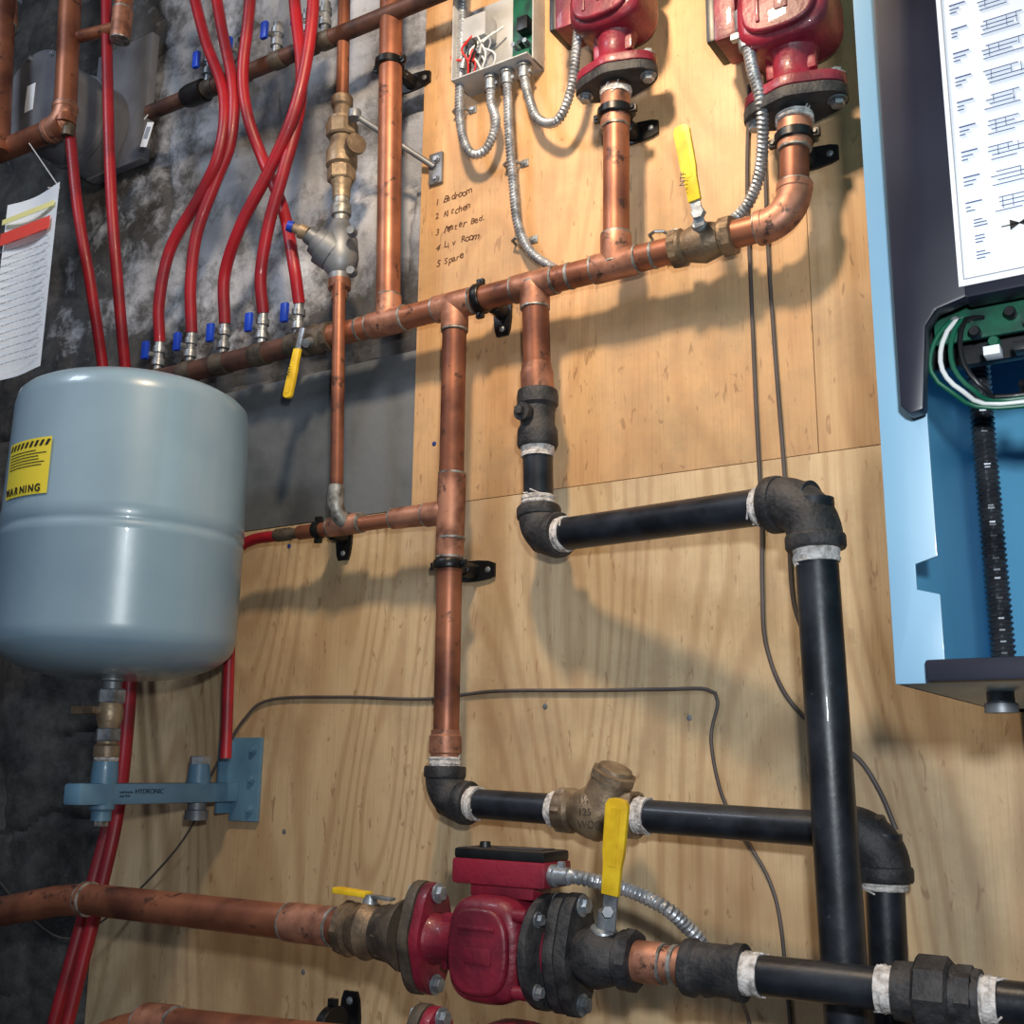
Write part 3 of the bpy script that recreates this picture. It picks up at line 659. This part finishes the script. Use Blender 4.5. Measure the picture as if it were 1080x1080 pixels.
for ch,da in zip('WARNING',(1.0,6.0,10.2,14.4,18.6,20.6,24.8)):
    an=math.radians(A0+da);nv=V((math.cos(an),math.sin(an),0));text(e,'warning_letter',ch,V((tc.x,tc.y,zl0+.003))+nv*(rT+.0018),.0125,INK,(-math.sin(an),math.cos(an),0),(0,0,1),off=.0003)
g=top('tank_service_valve')
q=tb
lathe(g,'tank_nipple',q+Z*.01,q-Z*.03,[(0,.014),(.3,.014),(.35,.011),(1,.011)],GALV,22)
zq=lambda py:P(112,py,-.215).z
def zz(py): return V((tc.x,tc.y,zq(py)))
hexp(g,'upper_nut',zz(727),zz(742),.0175,STEEL);lathe(g,'brass_body',zz(740),zz(768),[(0,.013),(.3,.016),(.6,.016),(1,.012)],BRASS,22)
lathe(g,'handle_stem',zz(750),zz(750)+V((-.005,-.03,0)),[(0,.006),(1,.005)],BRASS,14)
box(g,'tee_handle',zz(750)+V((-.008,-.033,0)),(.042,.006,.010),BRASS,None,.003)
hexp(g,'lower_nut',zz(768),zz(782),.0155,STEEL);lathe(g,'thread_nipple',zz(780),zz(803),[(0,.0125),(.2,.0125),(.3,.0155),(.8,.0155),(.85,.012),(1,.012)],BRASS,22);tape(g,zz(799),Z,.013,.008)
k=top('tank_bracket')
za0=zq(826);za1=zq(849)
zp0=P(258,866,0).z;zp1=P(258,778,0).z
bbox(k,'arm',tc.x-.015,tc.x+.015,tc.y-.045,-.006,za1,za0,BRK,.004)
bbox(k,'back_plate',tc.x-.002,tc.x+.050,-.006,0,zp0,zp1,BRK,.001)
bbox(k,'gusset',tc.x-.004,tc.x+.001,-.03,-.004,zp0+.01,zp1-.004,BRK,.001)
for s in (zp0+.016,zp1-.016,(zp0+zp1)/2): bolt(k,(tc.x+.038,-.007,s),(0,-1,0),.0045,.003,BRK)
lathe(k,'tank_socket',zz(803),zz(866),[(0,.015),(.25,.016),(.8,.015),(.84,.012),(1,.012)],BRK,24);hexp(k,'socket_plug',zz(864),zz(872),.009,SOLD)
lathe(k,'feed_socket',V((tc.x,-.065,za0-.003)),V((tc.x,-.065,za0+.024)),[(0,.016),(.7,.014),(1,.013)],BRK,22);hexp(k,'feed_nut',V((tc.x,-.065,za0+.022)),V((tc.x,-.065,za0+.034)),.014,STEEL)
lathe(k,'drain_plug',V((tc.x,-.065,za1)),V((tc.x,-.065,za1-.022)),[(0,.012),(.4,.012),(.45,.015),(1,.015)],GALV,18)
text(k,'arm_text','HYDRONIC',V((tc.x+.0155,tc.y+.035,(za0+za1)/2)),.0085,INK,(0,1,0),(0,0,1))
text(k,'arm_text_small','tank bracket\nmax 50 lb',V((tc.x+.0155,tc.y+.012,(za0+za1)/2+.001)),.004,INK,(0,1,0),(0,0,1))
# ---------------------------------------------------------------- control relay box + conduits
e=top('relay_junction_box')
bx0=P(497,40,0).x;bx1=P(575,20,0).x;bz0=P(535,72,-.03).z;bz1=bz0+.13
LG=mat('box_light_grey',(178,180,182),(150,152,154),.5,.1,20)
bbox(e,'box_back',bx0,bx1,-.004,0,bz0,bz1,LG,.001)
bbox(e,'box_bottom',bx0,bx1,-.045,-.003,bz0,bz0+.002,LG,.0005);bbox(e,'box_left',bx0,bx0+.002,-.045,-.003,bz0,bz1,LG,.0005);bbox(e,'box_right',bx1-.002,bx1,-.03,-.003,bz0,bz1,LG,.0005)
bbox(e,'transformer',bx0+.008,bx0+.046,-.034,-.006,bz0+.062,bz0+.098,LG,.003);bbox(e,'relay_board',bx1-.042,bx1-.003,-.014,-.010,bz0+.008,bz1-.006,PCB,.0005)
bbox(e,'relay_cube',bx1-.026,bx1-.010,-.030,-.014,bz0+.05,bz0+.07,BLK,.001);bbox(e,'terminal_block',bx1-.036,bx1-.010,-.024,-.014,bz0+.014,bz0+.024,WG,.001)
for i in range(3): lathe(e,'capacitor',(bx1-.034+i*.009,-.014,bz0+.036),(bx1-.034+i*.009,-.026,bz0+.036),[(0,.0032),(1,.0032)],BLK if i%2 else STEEL,12)
for i in range(13):
    mt=[WW,INKG,WR,BLK,WW,WW][i%6];o=V((bx0+.006+random.random()*.042,-.012-random.random()*.02,bz0+.004))
    tube(e,'lead_wire',spline([o,o+V((random.uniform(-.01,.02),-.012,.02)),o+V((random.uniform(-.02,.02),-.014,.04)),o+V((random.uniform(-.01,.03),.0,.06+random.random()*.02))]),.0014,mt,8)
for i in range(3):
    o=V((bx0+.012+i*.014,-.036,bz0+.02+i*.006));lathe(e,'wire_nut',o,o+V((.006,-.004,.014)),[(0,.005),(.8,.003),(1,.001)],[STEEL,WR,GALV][i],12)
cs=[P(516,78,-.03),P(533,78,-.03),P(551,68,-.03)]
for q in cs: 
    q=V((q.x,-.025,bz0)); lathe(e,'conduit_connector',q,q-Z*.02,[(0,.0105),(.25,.0105),(.3,.008),(1,.008)],STEEL,16);box(e,'connector_screw',q+V((.008,0,-.012)),(.006,.005,.005),STEEL,None,.001)
c3=top('armored_conduit');rf=.0058
q=[V((c.x,-.025,bz0-.018)) for c in cs]
flex(c3,'sheath',[P(490,-40,-.03),P(486,60,-.03),P(485,125,-.03),P(495,160,-.03),P(512,158,-.03),P(523,130,-.03),q[0]+V((0,0,-.02)),q[0]],rf)
c3=top('armored_conduit.001');flex(c3,'sheath',[q[1],P(537,140,-.025),P(541,190,-.02),P(546,235,-.018),P(560,266,-.018),P(585,284,-.02)],rf)
c3=top('armored_conduit.002');flex(c3,'sheath',[q[2],P(557,100,-.03),P(568,126,-.03),P(588,127,-.04),P(602,95,-.05),P(608,50,-.06),P(611,10,-.06)],rf)
lathe(c3,'conduit_connector',P(611,22,-.06),P(612,-12,-.06),[(0,.008),(.5,.008),(.55,.011),(1,.011)],STEEL,16);box(c3,'connector_screw',P(602,10,-.065),(.01,.006,.007),STEEL,None,.001)
c3=top('armored_conduit.003');flex(c3,'sheath',[P(786,30,-.08),P(793,70,-.08),P(803,110,-.075),P(804,160,-.05),P(796,200,-.03),P(778,228,-.02),P(745,247,-.015),P(700,262,-.012)],rf*1.12)
lathe(c3,'conduit_connector',P(784,14,-.08),P(788,52,-.08),[(0,.011),(.5,.011),(.55,.009),(1,.009)],STEEL,16);box(c3,'connector_screw',P(776,40,-.085),(.01,.008,.008),STEEL,None,.001)
c3=top('armored_conduit.004')
jc=Mb@V(((JB[0]+.068)*psc,(JB[1]-.012)*psc,JB[2]*psc))
flex(c3,'sheath',[jc,jc+db*.012,P(660,938,YB+.01),P(699,956,YB+.015),P(722,975,YB+.03),P(742,1000,YB+.045),P(748,1050,YB+.055)],rf*1.05)
def strap(name,p,mt=STEEL):
    s_=top(name);p=V(p);tube(s_,'strap_loop',[p+V((-.011,0,0)),p+V((-.009,-.012,.0)),p+V((0,-.017,0)),p+V((.009,-.012,0)),p+V((.011,0,0))],.002,mt,8);box(s_,'strap_ear',p+V((.016,-.001,0)),(.012,.002,.010),mt,None,.0005);bolt(s_,p+V((.016,-.002,0)),(0,-1,0),.003,.002)
strap('conduit_strap',P(489,120,0));strap('conduit_strap.001',P(543,176,0));strap('conduit_strap.002',P(697,250,0));strap('conduit_strap.003',P(552,256,0))
def cable(name,pts,r_=.0022,y=-.003):
    return tube(None,name,spline([P(p[0],p[1],p[2] if len(p)>2 else y) for p in pts],.008),r_,WIREB,8)
cable('thermostat_cable',[(790,90),(788,200),(792,300),(797,420),(803,540),(804,620),(808,680),(830,735),(872,778),(905,800),(928,835),(945,875)],.0024)
cable('thermostat_cable.001',[(806,150),(810,260),(818,380),(826,480),(832,570),(838,640),(860,690)],.0024)
cable('thermostat_cable.002',[(200,860),(232,800),(258,758),(285,738),(360,735),(450,737),(520,729),(620,728),(700,727),(745,727),(757,740),(750,780),(762,840),(790,890),(812,930),(824,980),(835,1100)],.0020)
cable('thermostat_cable.003',[(215,848,-.01),(190,890,-.01),(150,935,-.01),(110,970,-.02),(70,990,-.03),(30,965,-.03),(-20,905,-.03)],.0015)
cable('thermostat_cable.004',[(775,1040,-.02),(788,1070,-.02),(800,1120,-.02)],.002)
e=top('board_screws')
for i,(px,py) in enumerate([(305,576),(458,468),(300,877),(320,1025),(575,745),(727,757)]):
    q=P(px,py,0);lathe(e,'screw_head',q,q-V((0,.0012,0)),[(0,.0033),(.7,.003),(1,.002)],ABLU if i<2 else GALV,12)
e=top('zone_list_handwriting')
for i,(s_,px,py) in enumerate([('1 Bedroom',459,216),('2 Kitchen',459,232),('3 Master Bed.',459,248),('4 Liv Room',459,265),('5 Spare',460,281)]):
    o=P(px,py,-.0004); xo=0
    for ch in s_:
        if ch!=' ':
            sk=random.uniform(-.18,.18)
            text(e,'letter',ch,o+V((xo,0,random.uniform(-.0014,.0014)+xo*.02)),.0135*random.uniform(.86,1.15),PEN,(1,0,sk),(-sk,0,1),random.uniform(0,.35),off=.0)
        xo+=.0066*random.uniform(.85,1.1)
# ---------------------------------------------------------------- boiler
e=top('wall_hung_boiler')
yf=-.40
xl=P(945,720,yf).x;zb=P(945,722,yf).z;zt2=2.44;xr=.28;ybk=-.02
flw=.031
zn0=P(975,628,yf).z;zn1=P(975,588,yf).z
poly=[(xl,zb),(xl+flw,zb),(xl+flw,zn0),(xl+flw*.55,zn0+.004),(xl+flw*.55,zn1-.004),(xl+flw,zn1),(xl+flw,zt2),(xl,zt2)]
plate(e,'front_flange',[(p[0],p[1]) for p in poly],(0,yf,0),(1,0,0),(0,0,1),.003,BOIL,.0008)
bbox(e,'left_panel',xl,xl+.004,yf,ybk,zb,zt2,BOILI,.001)
bbox(e,'right_panel',xr-.004,xr,yf,ybk,zb,zt2,BOIL,.001)
bbox(e,'back_panel',xl,xr,ybk-.06,ybk,zb,zt2,BOILI,.001)
bbox(e,'bottom_panel',xl,xr,yf,ybk,zb,zb+.004,BOIL,.001)
bbox(e,'top_panel',xl,xr,yf,ybk,zt2-.004,zt2,BOIL,.001)
plate(e,'right_flange',[(xr-.03,zb),(xr,zb),(xr,zt2),(xr-.03,zt2)],(0,yf,0),(1,0,0),(0,0,1),.003,BOIL)
lx=P(977,705,yf-.008).x
bbox(e,'bottom_ledge',lx,xr-.01,yf-.012,yf+.03,P(1000,719,yf-.01).z,P(1000,695,yf-.01).z,NAVY,.002)
yc=-.425
cx0=P(928,100,yc).x;zc0=P(955,438,yc).z
bx=cx0+.045
zlab=P(1012,303,yc-.004).z
zbz=P(1000,325,yc).z
plate(e,'control_bezel',[(cx0,zt2-.01),(cx0,zc0+.006),(cx0+.005,zc0),(cx0+.014,zc0+.002),(cx0+.019,zbz-.01),(cx0+.026,zbz),(bx,zlab-.006),(bx,zt2-.01)],(0,yc+.005,0),(1,0,0),(0,0,1),.014,NAVY,.002)
bbox(e,'control_case_side',cx0+.001,cx0+.005,yc+.008,yc+.05,zc0+.004,zt2-.01,NAVY,.001)
bbox(e,'control_door',bx-.002,xr-.02,yc,yc+.02,zlab-.006,zt2-.01,NAVY,.002)
bbox(e,'control_tray',cx0+.004,xr-.02,yc+.05,yc+.06,P(1000,388,yc+.05).z,zlab+.05,BLK,.002)
bbox(e,'circuit_board',cx0+.018,xr-.03,yc+.030,yc+.034,P(1000,362,yc+.03).z,zlab+.04,PCB,.0005)
for i in range(14):
    o=V((bx-.012+i*.011,yc+.029,zlab-.012-(i%3)*.009));lathe(e,'board_terminal',o,o+V((0,-.008,0)),[(0,.0038),(.8,.0038),(1,.003)],[GALV,BLK,WG,BLK][i%4],14)
for i in range(5): bbox(e,'board_connector',bx+.004+i*.018,bx+.014+i*.018,yc+.018,yc+.030,zlab-.040,zlab-.034,[PAPER,BLK,WG][i%3],.0005)
for i,(mt,dx) in enumerate(((WW,0),(WG,.0035),(WG,-.0035),(BLK,.007))):
    a=V((cx0+.042+dx,yc+.030,zlab-.010));tube(e,'loop_wire',spline([a,a+V((-.009,-.010,-.003)),a+V((-.017+dx*.6,-.014,-.018)),a+V((-.018+dx,-.014,-.036)),a+V((-.008+dx,-.008,-.050-dx*.2)),a+V((.012,.006,-.058+dx*.6)),a+V((.10,.014,-.056+dx))]),.0016,mt,10)
hx=P(1033,405,-.30);flex(e,'corrugated_tube',[V((hx.x,-.30,hx.z+.03)),V((hx.x,-.30,hx.z-.06)),V((hx.x+.001,-.30,zb+.02))],.0078,BLHOSE,.004)
for i in range(3): tube(e,'harness',spline([V((bx+.02,yc+.05,zlab-.052-i*.006)),V((bx+.06,yc+.045,zlab-.065-i*.004)),V((xr-.04,yc+.05,zlab-.05-i*.008))]),.003,BLK,10)
lathe(e,'condensate_stub',V((P(1055,730,-.3).x,-.3,zb)),V((P(1055,730,-.3).x,-.3,zb-.014)),[(0,.009),(.5,.009),(.55,.011),(1,.011)],GALV,18)
l=top('wiring_diagram_label')
Lx=P(992,60,yc-.002).x;Lz=zlab+.001;yl=yc-.0025
bbox(l,'label_sheet',Lx,xr-.03,yl,yl+.001,Lz,zt2-.02,PAPER,0)
yl-=.0004
zr=Lz+.004
def st(x0,x1,z0,z1,mt=INKB): strip(l,'print_mark',x0,x1,z0,z1,yl,mt)
st(Lx+.004,Lx+.2,zr+.0,zr+.0006,INKG);st(Lx+.003,Lx+.0036,zr,2.38,INKG)
for g in range(13):
    zg=zr+.050+g*.018
    st(Lx+.008,Lx+.018,zg+.001,zg+.0017)
    for i in range(2): st(Lx+.008,Lx+.011+random.random()*.005,zg-.002-i*.0026,zg-.002-i*.0026+.0005)
    for i in range(4):
        xx=Lx+.024+random.random()*.005;st(xx,xx+.014+random.random()*.012,zg-i*.003,zg-i*.003+.00035)
        if random.random()<.6: st(Lx+.030+i*.006,Lx+.0303+i*.006,zg-.008+random.random()*.004,zg)
        st(Lx+.054,Lx+.055+random.random()*.008,zg-i*.003-.0004,zg-i*.003+.0004,INKB)
    for i in range(6): st(Lx+.075+i*.02,Lx+.089+i*.02,zg-.009,zg-.0086);st(Lx+.075+i*.02,Lx+.0754+i*.02,zg-.009,zg)
for g in range(3):
    for i in range(3): st(Lx+.012,Lx+.015+random.random()*.006,zr+.012+g*.011+i*.0022,zr+.0125+g*.011+i*.0022,INKB)
xx=Lx+.036;zz0=zr+.030
st(xx-.008,xx+.012,zz0-.0003,zz0+.0003,INK)
plate(l,'valve_symbol',[(0,.0035),(.006,0),(0,-.0035)],(xx-.003,yl,zz0),(1,0,0),(0,0,1),.0006,INK);plate(l,'valve_symbol',[(0,.0035),(-.006,0),(0,-.0035)],(xx+.008,yl,zz0),(1,0,0),(0,0,1),.0006,INK)
# ---------------------------------------------------------------- light
def area(name,loc,tgt,size,en,col):
    l_=bpy.data.lights.new(name,'AREA');l_.size=size;l_.energy=en;l_.color=col
    o=bpy.data.objects.new(name,l_);sc.collection.objects.link(o);o.location=loc
    o.rotation_euler=(V(tgt)-V(loc)).to_track_quat('-Z','Y').to_euler();return o
area('warm_ceiling_lamp',(-.50,-.62,2.50),(-.62,0,1.98),.08,11,(1,.77,.53))
area('phone_flash',(.06,-1.16,1.52),(-.72,0,1.66),.04,8.6,(.92,.97,1))
area('cool_shop_light',(-1.5,-1.3,2.9),(-1.3,0,2.0),.35,9.5,(.76,.86,1))
w=bpy.data.worlds.new('room_ambience');sc.world=w;w.use_nodes=True
w.node_tree.nodes['Background'].inputs[0].default_value=(.64,.71,.82,1);w.node_tree.nodes['Background'].inputs[1].default_value=.22
